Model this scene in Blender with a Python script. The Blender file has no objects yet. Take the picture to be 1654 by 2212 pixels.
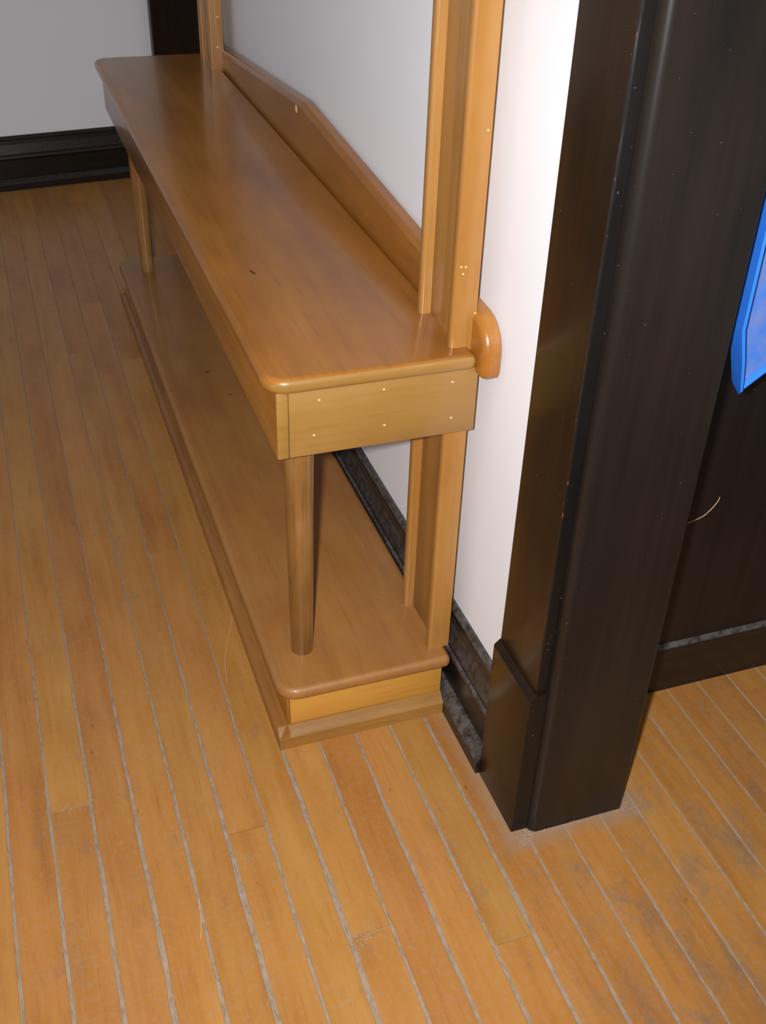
import bpy, bmesh, math, random
from mathutils import Vector, Matrix

scene = bpy.context.scene
col = scene.collection
random.seed(11)

# ------------------------------------------------------------------ camera
IMG_W, IMG_H, F_PX = 1654, 2212, 2339.5
CAM = Vector((-.5917, -1.1025, 1.2385))
RIGHT = Vector((.9445056, -.3271911, .0292426))
UP = Vector((.1661823, .5527068, .8166386))
FWD = Vector((.2833595, .7664601, -.5764081))
cd = bpy.data.cameras.new('camera')
cam = bpy.data.objects.new('camera', cd)
col.objects.link(cam)
m = Matrix((RIGHT, UP, -FWD)).transposed().to_4x4()
m.translation = CAM
cam.matrix_world = m
cd.sensor_fit = 'VERTICAL'
cd.sensor_height = 24.0
cd.lens = 24.0 * F_PX / IMG_H
cd.clip_start = .02
scene.camera = cam

# ------------------------------------------------------------------ light
world = bpy.data.worlds.new('world')
scene.world = world
world.use_nodes = True
bg = world.node_tree.nodes['Background']
bg.inputs[0].default_value = (.87, .92, 1.0, 1)
bg.inputs[1].default_value = .255

fl = bpy.data.lights.new('camera_flash', 'SPOT')      # the flash of the camera, beside its lens
fl.energy = 118
fl.color = (.975, .985, 1.0)
fl.shadow_soft_size = .018
fl.spot_size = math.radians(95)
fl.spot_blend = .8
flash = bpy.data.objects.new('camera_flash', fl)
fm = m.copy()
fm.translation = CAM - RIGHT * .05 + UP * .012
flash.matrix_world = fm
col.objects.link(flash)

vs = scene.view_settings
vs.view_transform = 'Standard'
vs.look = 'None'
vs.exposure = 0.0
vs.gamma = 1.0
vs.use_curve_mapping = False

# ------------------------------------------------------------------ node helpers
WOOD = .70
def wood(r, g, b):
    q = srgb(r, g, b); return (q[0] * WOOD, q[1] * WOOD, q[2] * WOOD, 1)

def srgb(r, g, b):
    f = lambda c: (c / 255 / 12.92) if c / 255 <= .04045 else ((c / 255 + .055) / 1.055) ** 2.4
    return (f(r), f(g), f(b), 1)

class NT:
    def __init__(self, name):
        self.m = bpy.data.materials.new(name)
        self.m.use_nodes = True
        self.t = self.m.node_tree
        self.b = self.t.nodes['Principled BSDF']
    def n(self, typ, **kw):
        x = self.t.nodes.new(typ)
        for k, v in kw.items():
            setattr(x, k, v)
        return x
    def l(self, a, b):
        self.t.links.new(a, b)
    def put(self, sock, v):
        if hasattr(v, 'is_linked') or hasattr(v, 'links'):
            self.l(v, sock)
        else:
            sock.default_value = v
    def coord(self, kind='Object', scale=(1, 1, 1), off=None):
        tc = self.n('ShaderNodeTexCoord')
        src = tc.outputs[kind]
        if off is not None:
            add = self.n('ShaderNodeVectorMath', operation='ADD')
            self.l(src, add.inputs[0]); self.put(add.inputs[1], off); src = add.outputs[0]
        mp = self.n('ShaderNodeMapping')
        mp.inputs['Scale'].default_value = scale
        self.l(src, mp.inputs['Vector'])
        return mp.outputs[0]
    def noise(self, vec, scale, detail=4, rough=.55, dist=0):
        x = self.n('ShaderNodeTexNoise')
        self.l(vec, x.inputs['Vector'])
        x.inputs['Scale'].default_value = scale
        x.inputs['Detail'].default_value = detail
        x.inputs['Roughness'].default_value = rough
        x.inputs['Distortion'].default_value = dist
        return x.outputs['Fac']
    def ramp(self, fac, stops):
        x = self.n('ShaderNodeValToRGB')
        self.l(fac, x.inputs[0])
        e = x.color_ramp.elements
        while len(e) < len(stops): e.new(.5)
        for q, (p, c) in zip(e, stops):
            q.position = p; q.color = c
        return x.outputs[0]
    def step(self, fac, a, b):
        x = self.n('ShaderNodeMapRange'); x.interpolation_type = 'SMOOTHSTEP'
        self.put(x.inputs['Value'], fac)
        x.inputs['From Min'].default_value = a; x.inputs['From Max'].default_value = b
        return x.outputs[0]
    def math(self, op, a, b=0.0):
        x = self.n('ShaderNodeMath', operation=op)
        self.put(x.inputs[0], a); self.put(x.inputs[1], b)
        return x.outputs[0]
    def mix(self, fac, a, b, mode='MIX'):
        x = self.n('ShaderNodeMix', data_type='RGBA', blend_type=mode)
        self.put(x.inputs[0], fac); self.put(x.inputs[6], a); self.put(x.inputs[7], b)
        return x.outputs[2]
    def bump(self, h, strength=.2, dist=.001):
        x = self.n('ShaderNodeBump')
        x.inputs['Strength'].default_value = strength; x.inputs['Distance'].default_value = dist
        self.l(h, x.inputs['Height']); self.l(x.outputs[0], self.b.inputs['Normal'])
    def fin(self, color, rough=.5, coat=0, coat_r=.1, spec=.5):
        self.put(self.b.inputs['Base Color'], color)
        self.put(self.b.inputs['Roughness'], rough)
        self.b.inputs['Coat Weight'].default_value = coat
        self.b.inputs['Coat Roughness'].default_value = coat_r
        self.b.inputs['Specular IOR Level'].default_value = spec
        return self.m

def grain_scale(axis, across=1.0, along=.06):
    s = [across] * 3
    s['xyz'.index(axis)] = along
    return tuple(s)

def varnished_wood(name, dark, mid, light, axis, rough=.3, coat=.3, dust=0.0):
    t = NT(name)
    oi = t.n('ShaderNodeObjectInfo')
    off = t.math('MULTIPLY', oi.outputs['Random'], 7.0)
    v = t.coord('Object', grain_scale(axis), off)
    big = t.noise(v, 16, 3, .5, .6)
    fine = t.noise(v, 120, 5, .7)
    blot = t.noise(t.coord('Object', grain_scale(axis, 1, .45), off), 9, 3, .6)
    f = t.math('ADD', t.math('MULTIPLY', big, .5), t.math('MULTIPLY', blot, .5))
    c = t.ramp(f, [(.30, dark), (.5, mid), (.72, light)])
    c = t.mix(t.math('MULTIPLY', t.step(fine, .50, .68), .42), c, dark)
    r = rough
    if dust:
        dn = t.noise(t.coord('Object'), 14, 4, .6)
        dm = t.math('MULTIPLY', t.step(dn, -.3, 1.0), dust)
        c = t.mix(dm, c, wood(176, 144, 108))
        sp = t.step(t.noise(t.coord('Object'), 300, 1, .5), .76, .79)
        c = t.mix(t.math('MULTIPLY', sp, .5), c, srgb(205, 190, 170))
        r = t.math('ADD', t.math('MULTIPLY', dm, .8), rough)
    t.bump(fine, .06, .0006)
    return t.fin(c, r, coat, .12)

W_DARK, W_MID, W_LITE = wood(158, 94, 30), wood(187, 119, 42), wood(205, 140, 58)
M = {}
M['wood_y'] = varnished_wood('oak_varnish_lengthwise', W_DARK, W_MID, W_LITE, 'y', .3, .35)
M['wood_y_dusty'] = varnished_wood('oak_varnish_dusty', W_DARK, W_MID, W_LITE, 'y', .32, .2, .32)
M['wood_x'] = varnished_wood('oak_varnish_crosswise', wood(160, 112, 50), wood(178, 130, 64), wood(192, 144, 78), 'x', .35, .25)
M['wood_z'] = varnished_wood('oak_varnish_upright', wood(172, 112, 48), wood(190, 132, 64), wood(204, 150, 84), 'z', .3, .3)
M['wood_leg'] = varnished_wood('walnut_leg', wood(92, 54, 20), wood(156, 106, 52), wood(200, 156, 98), 'z', .22, .5)
M['wood_end'] = varnished_wood('pine_plinth', wood(204, 136, 48), wood(222, 156, 62), wood(234, 172, 78), 'x', .4, .15)
M['wood_mould'] = varnished_wood('moulding_wood', wood(150, 100, 40), wood(178, 126, 56), wood(196, 146, 74), 'x', .4, .15)
M['wood_mould_y'] = varnished_wood('moulding_wood_lengthwise', wood(140, 84, 28), wood(172, 110, 42), wood(192, 130, 56), 'y', .35, .2)
t = NT('raw_plug'); M['plug'] = t.fin(srgb(236, 200, 140), .5)
t = NT('knot'); M['knot'] = t.fin(srgb(84, 44, 16), .4)

def dark_wood(name, axis, base, lite, rough=.3, dust=0.0, coat=.06):
    t = NT(name)
    v = t.coord('Object', grain_scale(axis))
    g = t.noise(v, 60, 5, .6)
    b = t.noise(t.coord('Object', grain_scale(axis, 1, .3)), 6, 3, .6)
    c = t.mix(t.step(t.math('ADD', t.math('MULTIPLY', g, .4), t.math('MULTIPLY', b, .6)), .35, .7), base, lite)
    sp = t.step(t.noise(t.coord('Object'), 260, 1, .5), .77, .80)
    c = t.mix(t.math('MULTIPLY', sp, .3), c, srgb(150, 130, 110))
    r = rough
    if dust:
        geo = t.n('ShaderNodeNewGeometry')
        sx = t.n('ShaderNodeSeparateXYZ'); t.l(geo.outputs['True Normal'], sx.inputs[0])
        dn = t.noise(t.coord('Object'), 70, 5, .75)
        upm = t.step(sx.outputs[2], .0, .5)            # dust settles on ledges that face upwards
        dm = t.math('MULTIPLY', t.math('MULTIPLY', upm, t.step(dn, .25, .75)), dust)
        c = t.mix(dm, c, srgb(112, 106, 102))
        r = t.math('ADD', t.math('MULTIPLY', dm, .5), rough)
    t.bump(g, .08, .0006)
    return t.fin(c, r, coat, .12, .32)

D_A, D_B = srgb(25, 19, 15), srgb(40, 29, 21)
M['dark_z'] = dark_wood('dark_stain_upright', 'z', srgb(26, 17, 9), srgb(44, 27, 13), .28)
M['dark_jamb'] = dark_wood('dark_stain_jamb', 'z', srgb(24, 20, 17), srgb(38, 29, 23), .33)
M['dark_y'] = dark_wood('dark_stain_lengthwise', 'y', D_A, D_B, .3, .7)
M['dark_x'] = dark_wood('dark_stain_crosswise', 'x', D_A, D_B, .3, .16)
M['dark_x_dusty'] = dark_wood('dark_stain_dusty_rail', 'x', D_A, D_B, .3, .7)
M['dark_side'] = dark_wood('dark_wood_side', 'z', srgb(12, 11, 10), srgb(22, 18, 15), .35)
M['dark_panel'] = dark_wood('dark_stain_panel', 'z', srgb(22, 16, 14), srgb(34, 24, 20), .42, .3)
t = NT('worn_edge')
wn = t.step(t.noise(t.coord('Object', (1, 1, .35)), 130, 4, .7), .60, .72)
M['worn'] = t.fin(t.mix(t.math('MULTIPLY', wn, .55), D_A, srgb(150, 84, 48)), .35, .1)

def plaster(name, c):
    t = NT(name)
    n1 = t.noise(t.coord('Object'), 5, 4, .6)
    n2 = t.noise(t.coord('Object'), 160, 3, .6)
    cc = t.mix(t.math('MULTIPLY', n1, .35), c, (c[0] * .9, c[1] * .9, c[2] * .9, 1))
    t.bump(t.math('ADD', n1, t.math('MULTIPLY', n2, .15)), .25, .002)
    return t.fin(cc, .55, 0, .1, .3)
M['wall'] = plaster('white_plaster', srgb(246, 243, 245))

t = NT('gap_dust')
gn = t.noise(t.coord('Object'), 60, 3, .6)
M['gap'] = t.fin(t.mix(t.step(gn, .2, .8), wood(172, 146, 120), wood(192, 168, 146)), .95, 0, .1, .1)

# floor boards: each its own tone, grain along the board, dust at the edges, grey scuffs
t = NT('maple_floor_board')
oi = t.n('ShaderNodeObjectInfo')
rnd = oi.outputs['Random']
off = t.math('MULTIPLY', rnd, 11.0)
v = t.coord('Object', (1, .05, 1), off)
g1 = t.noise(v, 34, 4, .6, .8)
g2 = t.noise(v, 230, 4, .6)
bl = t.noise(t.coord('Object', (1, .35, 1), off), 12, 4, .6)
f = t.math('ADD', t.math('MULTIPLY', g1, .45), t.math('MULTIPLY', bl, .55))
c = t.ramp(f, [(.26, wood(166, 102, 40)), (.46, wood(198, 132, 58)), (.70, wood(214, 152, 78))])
c = t.mix(t.math('MULTIPLY', t.step(g2, .56, .72), .22), c, wood(146, 86, 36))
hs = t.n('ShaderNodeHueSaturation')
t.l(c, hs.inputs['Color'])
t.l(t.math('ADD', .93, t.math('MULTIPLY', rnd, .14)), hs.inputs['Value'])
t.l(t.math('ADD', .496, t.math('MULTIPLY', t.math('FRACT', t.math('MULTIPLY', rnd, 17.3)), .008)), hs.inputs['Hue'])
c = hs.outputs[0]
# dark flecks
fk = t.step(t.noise(t.coord('Object', (1, .4, 1), off), 70, 2, .5), .74, .80)
c = t.mix(t.math('MULTIPLY', fk, .5), c, wood(112, 62, 30))
# wear: grey scuffs, thicker on the walked way through the door
geo = t.n('ShaderNodeNewGeometry')
sp = t.n('ShaderNodeSeparateXYZ'); t.l(geo.outputs['Position'], sp.inputs[0])
px, py = sp.outputs[0], sp.outputs[1]
way = t.math('MULTIPLY', t.step(px, -.25, .1), t.step(py, .05, -.45))
sc = t.noise(t.coord('Object', (1, .6, 1)), 17, 8, .74, .25)
scm = t.step(t.math('ADD', sc, t.math('MULTIPLY', way, .12)), .55, .80)
c = t.mix(t.math('MULTIPLY', scm, .62), c, wood(130, 110, 92))
# swept-up dust around the foot of the jamb
dx = t.math('MAXIMUM', t.math('MAXIMUM', t.math('SUBTRACT', -.066, px), t.math('SUBTRACT', px, .115)), 0.0)
dy = t.math('MAXIMUM', t.math('SUBTRACT', -.254, py), 0.0)
dd = t.math('SQRT', t.math('ADD', t.math('POWER', dx, 2.0), t.math('POWER', dy, 2.0)))
near = t.math('SUBTRACT', 1.0, t.step(t.math('ADD', dd, t.math('MULTIPLY', t.noise(t.coord('Object'), 28, 4, .6), .05)), .018, .06))
c = t.mix(t.math('MULTIPLY', near, .6), c, wood(172, 150, 130))
# dust creeping from the gaps
tg = t.coord('Generated')
sg = t.n('ShaderNodeSeparateXYZ'); t.l(tg, sg.inputs[0])
edge = t.math('ABSOLUTE', t.math('SUBTRACT', sg.outputs[0], .5))
en = t.noise(t.coord('Object', (1, .35, 1)), 90, 5, .75)
em = t.step(t.math('ADD', edge, t.math('MULTIPLY', en, .09)), .50, .545)
em = t.math('MULTIPLY', em, t.math('ADD', .3, t.math('MULTIPLY', t.step(py, .6, -.2), .5)))
c = t.mix(em, c, wood(182, 164, 142))
dustall = t.math('MULTIPLY', t.step(t.noise(t.coord('Object'), 110, 6, .8), .48, .7), .3)
c = t.mix(dustall, c, wood(186, 166, 146))
rg = t.math('ADD', t.math('ADD', .36, t.math('MULTIPLY', sc, .14)), t.math('MULTIPLY', scm, .15))
t.bump(g2, .05, .0005)
M['plank'] = t.fin(c, rg, .12, .25)

t = NT('blue_plastic')
sm = t.step(t.noise(t.coord('Object'), 60, 5, .7), .5, .75)
M['blue'] = t.fin(t.mix(t.math('MULTIPLY', sm, .12), srgb(44, 118, 226), srgb(120, 130, 160)), .35, .1)
t = NT('blue_plastic_scuffed')
sm = t.step(t.noise(t.coord('Object'), 40, 5, .7), .35, .7)
M['blue_pan'] = t.fin(t.mix(t.math('MULTIPLY', sm, .55), srgb(70, 120, 205), srgb(130, 134, 165)), .45)
t = NT('pale_fibre'); M['fibre'] = t.fin(srgb(214, 176, 130), .6)
t = NT('brass'); t.b.inputs['Metallic'].default_value = 1; M['metal'] = t.fin(srgb(170, 160, 140), .35)

# ------------------------------------------------------------------ mesh helpers
def finish(name, bm, mat, parent=None, smooth=None, mats=None):
    me = bpy.data.meshes.new(name)
    bmesh.ops.recalc_face_normals(bm, faces=bm.faces)
    bm.to_mesh(me); bm.free()
    for q in (mats or [mat]):
        me.materials.append(q)
    o = bpy.data.objects.new(name, me)
    col.objects.link(o)
    if parent is not None:
        o.parent = parent
        o.matrix_parent_inverse = Matrix.Translation(-parent_loc(parent))
    if smooth:
        for p in me.polygons: p.use_smooth = True
        me.set_sharp_from_angle(angle=math.radians(smooth))
    return o

def parent_loc(p):
    return p.location.copy()

def box(bm, x0, x1, y0, y1, z0, z1):
    vs = [bm.verts.new((x, y, z)) for x in (x0, x1) for y in (y0, y1) for z in (z0, z1)]
    F = [(0, 1, 3, 2), (4, 6, 7, 5), (0, 4, 5, 1), (2, 3, 7, 6), (0, 2, 6, 4), (1, 5, 7, 3)]
    return [bm.faces.new([vs[i] for i in q]) for q in F]

def bevel(bm, off, seg=2, sel=None):
    es = [e for e in bm.edges if sel is None or sel(e)]
    bmesh.ops.bevel(bm, geom=es, offset=off, segments=seg, profile=.5, affect='EDGES')

def bevelled_box(name, d, mat, parent=None, off=.002, seg=2, sel=None):
    bm = bmesh.new(); box(bm, *d)
    bevel(bm, off, seg, sel)
    return finish(name, bm, mat, parent, 40)

def prism(bm, pts, axis, a, b):
    """pts: 2-D outline in the two other axes (in xyz order)"""
    def mk(p, h):
        q = list(p); q.insert('xyz'.index(axis), h); return bm.verts.new(q)
    A = [mk(p, a) for p in pts]; B = [mk(p, b) for p in pts]
    n = len(pts)
    bm.faces.new(A); bm.faces.new(B[::-1])
    for i in range(n):
        bm.faces.new((A[i], B[i], B[(i + 1) % n], A[(i + 1) % n]))

def tube(bm, path, r, seg=6):
    rings = []
    for i, p in enumerate(path):
        d = (path[min(i + 1, len(path) - 1)] - path[max(i - 1, 0)]).normalized()
        a = d.orthogonal().normalized(); b = d.cross(a)
        rings.append([bm.verts.new(p + r * (math.cos(2 * math.pi * k / seg) * a + math.sin(2 * math.pi * k / seg) * b)) for k in range(seg)])
    for R0, R1 in zip(rings, rings[1:]):
        for k in range(seg):
            bm.faces.new((R0[k], R0[(k + 1) % seg], R1[(k + 1) % seg], R1[k]))
    bm.faces.new(rings[0][::-1]); bm.faces.new(rings[-1])

def catmull(pts, n=6):
    P = [pts[0]] + pts + [pts[-1]]
    out = []
    for i in range(1, len(P) - 2):
        for k in range(n):
            s = k / n
            out.append(.5 * ((2 * P[i]) + (P[i + 1] - P[i - 1]) * s + (2 * P[i - 1] - 5 * P[i] + 4 * P[i + 1] - P[i + 2]) * s * s + (3 * P[i] - P[i - 1] - 3 * P[i + 1] + P[i + 2]) * s ** 3))
    out.append(pts[-1])
    return out

def on_plane(px, py, axis, v):
    """point of the photograph measured on a plane of the room"""
    d = FWD + RIGHT * ((px - IMG_W / 2) / F_PX) - UP * ((py - IMG_H / 2) / F_PX)
    i = 'xyz'.index(axis)
    return CAM + d * ((v - CAM[i]) / d[i])

def tag(o, label=None, cat=None, group=None, kind=None):
    if label: o['label'] = label
    if cat: o['category'] = cat
    if group: o['group'] = group
    if kind: o['kind'] = kind
    return o

def empty(name, loc):
    o = bpy.data.objects.new(name, None)
    o.location = loc
    o.empty_display_size = .1
    col.objects.link(o)
    return o

# ------------------------------------------------------------------ the setting
WX = -.036            # room face of the right-hand wall
WALL_H = 2.6

# floor: dusty base with one object for each board
bm = bmesh.new(); box(bm, -2.0, 1.3, -2.0, 3.2, -.06, -.0013)
floor = tag(finish('floor', bm, M['gap']), 'strip wood floor with dusty grey gaps between boards', kind='structure')

X0, PITCH = -.7306, .057
KNOWN = {6: [.849], 5: [.5385, -.128], 4: [1.40], 1: [-.016], 7: [-.332], 10: [-.40], 2: [1.28], 3: [2.02], 0: [1.78]}
SEAM = {2: 1.2, 3: 1.6, 4: 1.1, 5: 1.7, 6: .8, 7: 1.7, 8: .8, 9: 1.2, 10: 1.1, 11: 1.4, 0: 1.0, 1: .9, 12: 1.0, 13: .9, 14: .9}
Y_A, Y_B = -1.9, 3.0
for s in range(-17, 30):
    xa, xb = X0 + s * PITCH, X0 + (s + 1) * PITCH
    cuts = list(KNOWN.get(s, []))
    rr = random.Random(s * 7 + 3)
    y = Y_A + rr.uniform(.2, .9)
    while y < Y_B - .25:
        quiet = -.62 < y < 1.25 and -1 <= s <= 19
        if not quiet and all(abs(y - q) > .3 for q in cuts):
            cuts.append(y)
        y += rr.uniform(.45, 1.05)
    cuts = [Y_A] + sorted(cuts) + [Y_B]
    for ya, yb in zip(cuts, cuts[1:]):
        ys = [ya + .0007]
        jg = .0016 if min(abs(ya + .016), abs(ya + .332)) < .001 else .0007
        ys[0] = ya + jg
        while ys[-1] < yb - .08:
            ys.append(ys[-1] + (.045 if -.6 < ys[-1] < .5 else .16))
        if yb - ys[-1] < .03 and len(ys) > 1: ys.pop()
        ys.append(yb - jg * .6)
        bm = bmesh.new()
        rows = []
        for yy in ys:
            nearf = min(1, max(0, (.45 - yy) / .6))
            def j(k):
                return (.0007 + .0016 * nearf * SEAM.get(k, .8)) * rr.uniform(.55, 1.45) * (.55 if k > 11 and yy > -.42 else 1)
            l, r_ = xa + j(s), xb - j(s + 1)
            dz = rr.uniform(-.0001, .0001)
            rows.append([bm.verts.new(q) for q in ((l, yy, -.005), (l, yy, -.0007), (l + .0007, yy, dz), (r_ - .0007, yy, dz), (r_, yy, -.0007), (r_, yy, -.005))])
        for A, B in zip(rows, rows[1:]):
            for k in range(5):
                bm.faces.new((A[k], A[k + 1], B[k + 1], B[k]))
        bm.faces.new(rows[0]); bm.faces.new(rows[-1][::-1])
        finish('floor_board', bm, M['plank'], floor)

# loose dust lying along the near gaps and swept against the jamb
rd = random.Random(5)
bm = bmesh.new()
def blob(x, y, a, b, rot, h=.0005):
    n = 9
    ring = []
    for k in range(n):
        an = 2 * math.pi * k / n
        f = rd.uniform(.6, 1.25)
        dx, dy = a * f * math.cos(an), b * f * math.sin(an)
        ring.append(bm.verts.new((x + dx * math.cos(rot) - dy * math.sin(rot), y + dx * math.sin(rot) + dy * math.cos(rot), -.0003)))
    top = bm.verts.new((x, y, h))
    for k in range(n): bm.faces.new((ring[k], ring[(k + 1) % n], top))
for k in range(-2, 17):
    w = SEAM.get(k, .8)
    for q in range(int(70 * w)):
        y = rd.uniform(-.75, .15) if rd.random() < .8 else rd.uniform(.15, .6)
        x = X0 + k * PITCH + rd.gauss(0, .0012)
        if x > -.075 and y > -.28: continue
        blob(x, y, rd.uniform(.0004, .0013), rd.uniform(.003, .011), rd.gauss(0, .06))
for x, y, r, n in ((-.424, -.175, .006, 26), (-.322, -.345, .009, 50), (-.310, -.336, .007, 26), (-.645, -.016, .006, 18), (-.622, -.014, .006, 14), (-.053, -.2625, .006, 60), (-.046, -.258, .005, 40), (.113, -.246, .008, 60), (.120, -.262, .008, 30)):
    for q in range(n):
        blob(x + rd.gauss(0, r), y + rd.gauss(0, r * .8), rd.uniform(.0005, .0022), rd.uniform(.0005, .0022), rd.random() * 3, rd.uniform(.0004, .0012))
for q in range(120):
    blob(rd.uniform(-.06, .11), -.254 - abs(rd.gauss(0, .003)), rd.uniform(.001, .003), rd.uniform(.0005, .0015), 0, .0006)
tag(finish('dust', bm, M['gap'], floor), 'loose grey dust in and beside the gaps', kind='stuff')

# right-hand wall (a stub between two doorways)
Y_N, Y_F = -.236, 1.78
bm = bmesh.new(); box(bm, WX, .098, Y_N, Y_F, 0, WALL_H)
tag(finish('wall_right', bm, M['wall']), kind='structure')

def bb_profile(d0, s):
    """baseboard outline (distance from the wall, height); s = +1 or -1 direction out of the wall"""
    P = [(0, 0), (.018, 0), (.018, .094), (.0235, .098), (.0245, .102), (.0235, .106), (.0195, .109), (.0195, .114), (.0170, .122), (.0115, .142), (.0095, .154), (.0095, .159), (.004, .168), (0, .168)]
    return [(d0 + s * a, b) for a, b in P]
def shoe_profile(d0, s):
    P = [(.018, 0), (.036, 0), (.036, .021), (.033, .026), (.024, .036), (.018, .037)]
    return [(d0 + s * a, b) for a, b in P]

bm = bmesh.new(); prism(bm, bb_profile(WX, -1), 'y', -.131, 1.668)
bb = tag(finish('baseboard_right', bm, M['dark_y']), kind='structure')
bm = bmesh.new(); prism(bm, shoe_profile(WX, -1), 'y', -.1305, 1.668)
finish('shoe_moulding', bm, M['dark_y'], bb)

# near doorway: casing, plinth block, jamb, stop
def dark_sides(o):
    o.data.materials.append(M['dark_side'])  # near-black tone on faces along y, darker than the room-side face
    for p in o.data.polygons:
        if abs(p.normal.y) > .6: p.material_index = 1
def casing(name, y0, y1, worn_y):
    c = bevelled_box(name, (-.058, WX, y0, y1, .255, 2.3), M['dark_z'], None, .004, 3, lambda e: abs(e.verts[0].co.x + .058) < 1e-5 and abs(e.verts[1].co.x + .058) < 1e-5)
    tag(c, kind='structure')
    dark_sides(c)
    bm = bmesh.new()
    prof = [(-.066, y0 - .004), (-.066, y1 + .001), (WX, y1 + .001), (WX, y0 - .004)]
    prism(bm, prof, 'z', 0, .262)
    bevel(bm, .009, 1, lambda e: all(abs(q.co.z - .262) < 1e-5 for q in e.verts) and all(abs(q.co.x + .066) < 1e-5 for q in e.verts))
    bevel(bm, .002, 2, lambda e: all(q.co.x < -.06 for q in e.verts) and abs(e.verts[0].co.z - e.verts[1].co.z) > .1)
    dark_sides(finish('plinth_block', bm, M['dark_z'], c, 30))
    return c
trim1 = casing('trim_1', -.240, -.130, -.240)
# rubbed arris along the casing's free edge
bm = bmesh.new()
path = []
rw = random.Random(4)
pr = []
zz = .27
while zz < 2.29:
    w = .0006 + .0010 * rw.random()
    pr.append((zz, w)); zz += .022
vsA = [[bm.verts.new(q) for q in ((-.0584, -.2402 + .0012 + w, z), (-.0586, -.2402, z), (-.0584 + w, -.2406, z))] for z, w in pr]
for A, B in zip(vsA, vsA[1:]):
    for k in range(2): bm.faces.new((A[k], A[k + 1], B[k + 1], B[k]))
    bm.faces.new((A[2], A[0], B[0], B[2]))
tag(finish('worn_arris', bm, M['worn'], trim1), 'rubbed edge showing orange bare wood')

bm = bmesh.new(); box(bm, -.042, .104, -.254, Y_N, 0, 2.3)
bevel(bm, .012, 5, lambda e: all(abs(q.co.x + .042) < 1e-5 and abs(q.co.y + .254) < 1e-5 for q in e.verts))
bevel(bm, .004, 3, lambda e: all(abs(q.co.x - .104) < 1e-5 and abs(q.co.y + .254) < 1e-5 for q in e.verts))
jamb = tag(finish('trim_2', bm, M['dark_jamb'], None, 40), kind='structure')
bevelled_box('door_stop', (.098, .1135, -.2365, -.200, 0, 2.3), M['dark_jamb'], jamb, .002)

# dark panelling beyond the doorway
PY = -.061
bm = bmesh.new(); box(bm, .098, 1.25, PY + .007, PY + .05, 0, WALL_H)
alc = tag(finish('wall_alcove', bm, M['dark_panel']), kind='structure')
bm = bmesh.new()
prism(bm, [(PY + .007, 0), (PY, 0), (PY, .092), (PY + .001, .094), (PY + .007, .0985)], 'x', .098, 1.25)
finish('bottom_rail', bm, M['dark_x_dusty'], alc)

# far wall, slightly out of square, with its baseboard and a dark door casing
ANG = math.radians(6.0)
far = empty('wall_back', (-.38, 2.70, 0))
far.rotation_euler = (0, 0, ANG)
tag(far, kind='structure')
def far_part(name, bm, mat):
    o = finish(name, bm, mat)
    o.parent = far
    return o
bm = bmesh.new(); box(bm, -1.6, .335, 0, .12, 0, WALL_H); far_part('plaster', bm, M['wall'])
bm = bmesh.new(); prism(bm, [(a, b) for a, b in bb_profile(0, -1)], 'x', -1.6, .335); far_part('baseboard', bm, M['dark_x'])
bm = bmesh.new(); prism(bm, [(a, b) for a, b in shoe_profile(0, -1)], 'x', -1.6, .335); far_part('shoe_moulding', bm, M['dark_x'])
bm = bmesh.new(); box(bm, .335, .60, -.03, .12, 0, 2.3); bevel(bm, .004, 2); far_part('door_casing', bm, M['dark_z'])
bm = bmesh.new(); box(bm, .60, 1.35, .03, .08, 0, 2.3); far_part('door_leaf', bm, M['dark_panel'])
# casing at the far end of the wall stub
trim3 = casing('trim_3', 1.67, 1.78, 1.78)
bevelled_box('trim_4', (-.042, .104, Y_F, Y_F + .018, 0, 2.3), M['dark_z'], None, .004)['kind'] = 'structure'

# ------------------------------------------------------------------ console table
TB = Vector((-.2, .83, 0))
table = empty('console_table', TB)
tag(table, 'golden brown wooden console table with lower shelf and tall uprights against the white wall', 'table')

def rounded_board(name, x0, x1, y0, y1, z0, z1, rc, rb, nose, mat):
    """board with rounded room-side corners and a bull-nosed edge"""
    def outline(ins):
        pts = []
        for cx, cy, r, a0 in ((x0, y0, rc, 180), (x1, y0, rb, 270), (x1, y1, rb, 0), (x0, y1, rc, 90)):
            r0 = max(r - ins, .0004)
            ox = cx + r * (1 if cx == x0 else -1); oy = cy + r * (1 if cy == y0 else -1)
            for k in range(9):
                a = math.radians(a0 + 90 * k / 8)
                dx, dy = math.cos(a) * r0, math.sin(a) * r0
                if r < ins:
                    ox2 = cx + ins * (1 if cx == x0 else -1); oy2 = cy + ins * (1 if cy == y0 else -1)
                    pts.append((ox2 + dx, oy2 + dy))
                else:
                    pts.append((ox + dx, oy + dy))
        return pts
    bm = bmesh.new()
    loops = []
    K = 6
    for k in range(K + 1):
        a = math.radians(90 * k / K)
        loops.append((nose * (1 - math.sin(a)), z0 + nose * (1 - math.cos(a))))
    for k in range(K + 1):
        a = math.radians(90 * k / K)
        loops.append((nose * (1 - math.cos(a)), z1 - nose * (1 - math.sin(a))))
    rings = [[bm.verts.new((p[0], p[1], z)) for p in outline(i)] for i, z in loops]
    n = len(rings[0])
    for A, B in zip(rings, rings[1:]):
        for k in range(n):
            bm.faces.new((A[k], A[(k + 1) % n], B[(k + 1) % n], B[k]))
    bm.faces.new(rings[0][::-1]); bm.faces.new(rings[-1])
    bmesh.ops.remove_doubles(bm, verts=bm.verts, dist=1e-6)
    return finish(name, bm, mat, table, 50)

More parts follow.
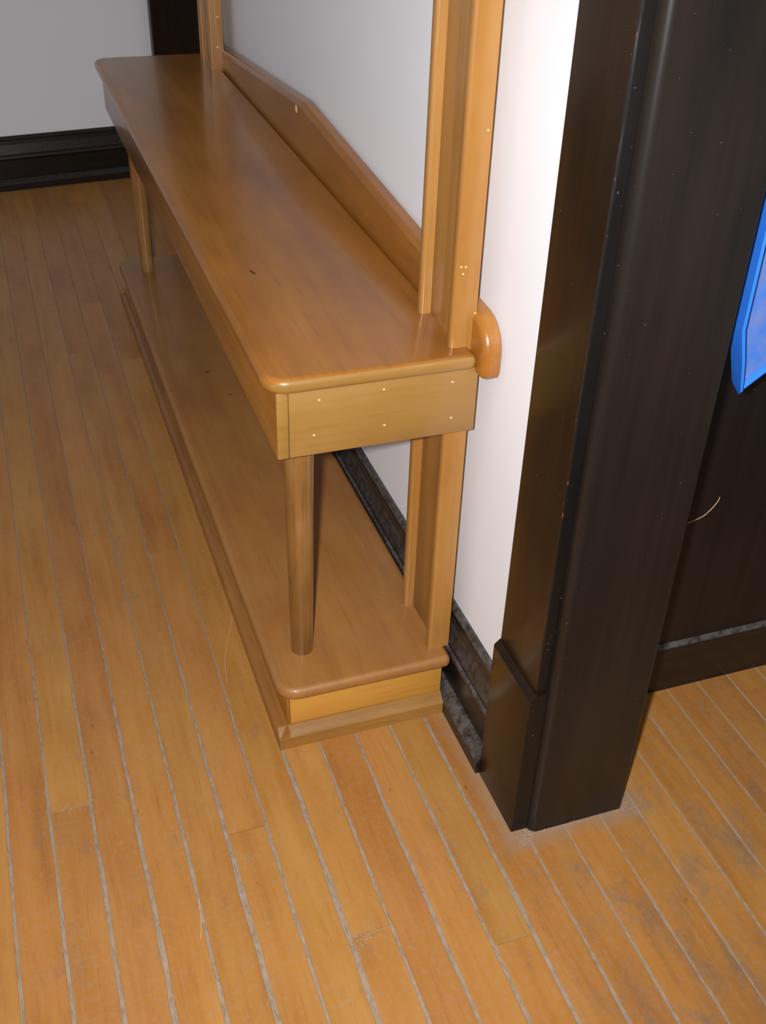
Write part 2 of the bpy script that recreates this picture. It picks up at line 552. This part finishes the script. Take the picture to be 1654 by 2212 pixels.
Z_T, Z_U, Z_AP = .624, .603, .5095
YT1 = 1.66
def end_grain(o):
    o.data.materials.append(M['wood_x'])
    for p in o.data.polygons:
        if abs(p.normal.y) > .75: p.material_index = 1
    return o
top = rounded_board('top_board', -.338, -.0645, 0, YT1, Z_U, Z_T, .032, .008, .009, M['wood_y'])
end_grain(top)
low = rounded_board('lower_shelf', -.333, -.0645, -.001, 1.685, .0945, .116, .032, .010, .009, M['wood_y_dusty'])

# aprons
end_grain(bevelled_box('front_apron', (-.3224, -.3075, .010, YT1 - .012, Z_AP, Z_U), M['wood_y'], table, .0012))
def apron(y0, y1):
    return bevelled_box('end_apron', (-.3069, -.0580, y0, y1, Z_AP, Z_U), M['wood_x'], table, .0012)
ap = apron(.010, .0262)
apron(YT1 - .028, YT1 - .012)
def plug(parent, loc, axis, r, mat=None, flat=1.0):
    bm = bmesh.new()
    bmesh.ops.create_cone(bm, cap_ends=True, segments=10, radius1=r, radius2=r * .8, depth=.001)
    rot = {'y': Matrix.Rotation(math.radians(90), 4, 'X'), 'x': Matrix.Rotation(math.radians(-90), 4, 'Y'), 'z': Matrix.Identity(4)}[axis]
    bmesh.ops.transform(bm, matrix=Matrix.Translation(loc) @ rot @ Matrix.Diagonal((1, flat, 1, 1)), verts=bm.verts)
    return finish('nail_plug', bm, mat or M['plug'], parent)
for x, z in [on_plane(*q, 'y', .010).xz for q in ((689, 864), (829, 841), (977, 825), (678, 940), (830, 918), (974, 902))]:
    plug(ap, (x, .0099, z), 'y', .0019, flat=.7)

# legs
def leg(x, y):
    bm = bmesh.new()
    prof = [(.116, .0168), (.135, .0170), (.25, .0182), (.38, .0196), (.47, .0204), (Z_AP + .02, .0206)]
    rings = []
    for z, r in prof:
        rings.append([bm.verts.new((x + r * math.cos(2 * math.pi * k / 28), y + r * math.sin(2 * math.pi * k / 28), z)) for k in range(28)])
    for A, B in zip(rings, rings[1:]):
        for k in range(28):
            bm.faces.new((A[k], A[(k + 1) % 28], B[(k + 1) % 28], B[k]))
    bm.faces.new(rings[0][::-1]); bm.faces.new(rings[-1])
    return finish('leg', bm, M['wood_leg'], table, 50)
leg(-.2755, .0865)
leg(-.268, 1.592)

# uprights: a web with a rounded strip along both edges
def upright(y0):
    zt = 1.95
    w = bevelled_box('upright', (-.0785, -.0600, y0 + .016, y0 + .1055, .116, zt), M['wood_z'], table, .001)
    sel = lambda e: all(q.co.x < -.091 for q in e.verts) and abs(e.verts[0].co.z - e.verts[1].co.z) > .5
    for a, b in ((y0, y0 + .016), (y0 + .1055, y0 + .1215)):
        bevelled_box('edge_strip', (-.0925, -.0600, a, b, .116, zt), M['wood_z'], w, .005, 3, sel)
    return w
up1 = upright(.0264)
up2 = upright(1.490)
p = on_plane(976, 687, 'x', -.0787); plug(up1, tuple(p), 'x', .005)
for x, z in [on_plane(*q, 'y', .0263).xz for q in ((1054, 281), (1026, 676), (1000, 592), (996, 577), (1006, 577))]:
    plug(up1, (x, .0263, z), 'y', .0016, flat=.8)
plug(up2, (-.074, 1.4898, .672), 'y', .0025, flat=.8)
plug(up2, (-.070, 1.4898, .735), 'y', .0025, flat=.8)

# back board with a low gable outline, rounded ends
bm = bmesh.new()
pts = []
def arc(cx, cz, r, a0, a1, n=7):
    for k in range(n + 1):
        a = math.radians(a0 + (a1 - a0) * k / n)
        pts.append((cx + r * math.cos(a), cz + r * math.sin(a)))
arc(-.003, .604, .012, 270, 180)
arc(.031, .625, .046, 180, 97, 10)
for k in range(0, 5):
    pts.append((.795 + k * .014, .7195 - abs(k - 2) ** 2 * .0005))
arc(1.640, .614, .040, 83, 0, 10)
arc(1.668, .604, .012, 0, -90)
def offset2(P, ins):
    P = [Vector(q) for q in P]; out = []
    for i in range(len(P)):
        a = (P[i] - P[i - 1]).normalized(); b = (P[(i + 1) % len(P)] - P[i]).normalized()
        na, nb = Vector((-a.y, a.x)), Vector((-b.y, b.x))
        mt = (na + nb).normalized()
        out.append(P[i] - mt * (ins / max(.5, mt.dot(na))) * -SIDE)
    return out
area = sum(pts[i - 1][0] * pts[i][1] - pts[i][0] * pts[i - 1][1] for i in range(len(pts)))
SIDE = 1 if area > 0 else -1
loops = [(.003, -.0395), (0, -.0420)] + [(.0105 * (1 - math.cos(math.radians(a))), -.0540 - .0105 * math.sin(math.radians(a))) for a in (0, 15, 30, 45, 60, 75, 90)]
rings = [[bm.verts.new((x, p.x, p.y)) for p in offset2(pts, i)] for i, x in loops]
for A, B in zip(rings, rings[1:]):
    for k in range(len(A)): bm.faces.new((A[k], A[(k + 1) % len(A)], B[(k + 1) % len(A)], B[k]))
bm.faces.new(rings[0][::-1]); bm.faces.new(rings[-1])
back = finish('back_board', bm, M['wood_y'], table, 50)
plug(back, (-.0648, .8507, .7011), 'x', .0075, flat=.85)

# plinth: front board, pale end boards, moulding along three sides
bevelled_box('front_plinth', (-.3190, -.3142, .0165, 1.668, .0, .0945), M['wood_mould_y'], table, .001)
for y0 in (.0165, 1.652):
    bevelled_box('end_plinth', (-.3138, -.072, y0, y0 + .016, .0, .0945), M['wood_end'], table, .001)
def moulding_profile(d0, s):
    P = [(0, 0), (.0165, 0), (.0165, .021), (.0150, .0230), (.0080, .0285), (.0030, .0345), (0, .0350)]
    return [(d0 + s * a, b) for a, b in P]
bm = bmesh.new(); prism(bm, moulding_profile(-.319, -1), 'y', .0005, 1.684); finish('base_moulding', bm, M['wood_mould_y'], table)
bm = bmesh.new(); prism(bm, moulding_profile(.0165, -1), 'x', -.3350, -.0725); finish('base_moulding', bm, M['wood_mould'], table)
bm = bmesh.new(); prism(bm, moulding_profile(1.668, 1), 'x', -.3350, -.0725); finish('base_moulding', bm, M['wood_mould'], table)
# knots in the boards
def knot(parent, x, y, z, a, b, rot):
    bm = bmesh.new()
    ring = []
    for k in range(12):
        an = 2 * math.pi * k / 12
        dx, dy = a * math.cos(an), b * math.sin(an)
        ring.append(bm.verts.new((x + dx * math.cos(rot) - dy * math.sin(rot), y + dx * math.sin(rot) + dy * math.cos(rot), z + .0003)))
    bm.faces.new(ring)
    finish('knot', bm, M['knot'], parent)
for q, a, b in (((448, 803), .0016, .006), ((497, 852), .0016, .005)):
    kp = on_plane(*q, 'z', .1160)
    knot(low, kp.x, kp.y, .1160, b, a, .2)
knot(top, -.2741, .3267, Z_T, .0022, .0085, .3)

# ------------------------------------------------------------------ blue dustpan hanging beyond the jamb
PANY = -.205
SHIFT = Vector((-.0045, .006))
PAN = [Vector(q) + SHIFT for q in ((.1345, .735), (.1465, .694), (.1590, .652), (.1640, .6445), (.1715, .6420), (.330, .752), (.352, .80), (.330, .925), (.250, .975), (.185, .965), (.1330, .90))]
PIN = [Vector(q) + SHIFT for q in ((.151, .738), (.1615, .700), (.1705, .664), (.1716, .6570), (.1748, .6555), (.322, .758), (.337, .80), (.318, .915), (.247, .960), (.190, .950), (.150, .893))]
def offset_in(ins):
    return [a + (b - a) * (ins / .016) for a, b in zip(PAN, PIN)]
HGT = [.030, .028, .022, .014, .006, .004, .020, .030, .030, .030, .030]      # the lip at the foot is open
pan = empty('dustpan', (.24, PANY, .642))
tag(pan, 'blue plastic dustpan with raised rim hanging before the dark panelling', 'dustpan')
bm = bmesh.new()
def pan_ring(ins, f, d=0.0):
    return [bm.verts.new((p.x, PANY - h * f + d, p.y)) for p, h in zip(offset_in(ins), HGT)]
rings = [pan_ring(.006, 0, .003), pan_ring(0, 1), pan_ring(.003, 1.04), pan_ring(.014, .06), pan_ring(.016, 0)]
for A, B in zip(rings, rings[1:]):
    n = len(A)
    for k in range(n): bm.faces.new((A[k], A[(k + 1) % n], B[(k + 1) % n], B[k]))
finish('rim', bm, M['blue'], pan, 25)
bm = bmesh.new()
A = [bm.verts.new((p.x, PANY - .0016, p.y)) for p in offset_in(.0135)]
B = [bm.verts.new((p.x, PANY + .003, p.y)) for p in offset_in(.006)]
bm.faces.new(A); bm.faces.new(B[::-1])
for k in range(len(A)): bm.faces.new((A[k], A[(k + 1) % len(A)], B[(k + 1) % len(A)], B[k]))
finish('tray', bm, M['blue_pan'], pan)
bm = bmesh.new()
tube(bm, catmull([Vector((.222, PANY - .012, .955)), Vector((.222, PANY - .016, 1.01)), Vector((.222, PANY - .014, 1.08)), Vector((.222, PANY - .012, 1.13))], 5), .012, 10)
finish('handle', bm, M['blue'], pan, 60)
bm = bmesh.new()
tube(bm, [Vector((.222, PY + .008, 1.12)), Vector((.222, PANY - .020, 1.12)), Vector((.222, PANY - .030, 1.135))], .005, 8)
finish('peg', bm, M['metal'], alc, 60)

# ------------------------------------------------------------------ stray fibres
def fibre(name, pts, r, label, group=None):
    bm = bmesh.new()
    tube(bm, catmull([Vector(p) for p in pts], 6), r, 5)
    return tag(finish(name, bm, M['fibre'], None, 60), label, 'fibre', group)

fibre('wood_fibre', [(-.3295, .352, .0012), (-.3330, .330, .0010), (-.3520, .2790, .0008), (-.3700, .2250, .0010), (-.3785, .1790, .0008), (-.3790, .1690, .0008)], .00035,
      'long pale curved fibre lying on the floor beside the table base')
fibre('wood_fibre', [(-.5115, -.2760, .0008), (-.5065, -.2580, .0009), (-.5040, -.2370, .0008), (-.5020, -.2180, .0008)], .0005,
      'short pale splinter lying on a floor board in the open room')
fibre('wood_fibre', [(.2655, -.0546, .3350), (.2880, -.0542, .3410), (.3000, -.0546, .3510), (.3090, -.0548, .3640), (.3110, -.0548, .3720)], .0006,
      'pale curled fibre stuck to the dark panelling')
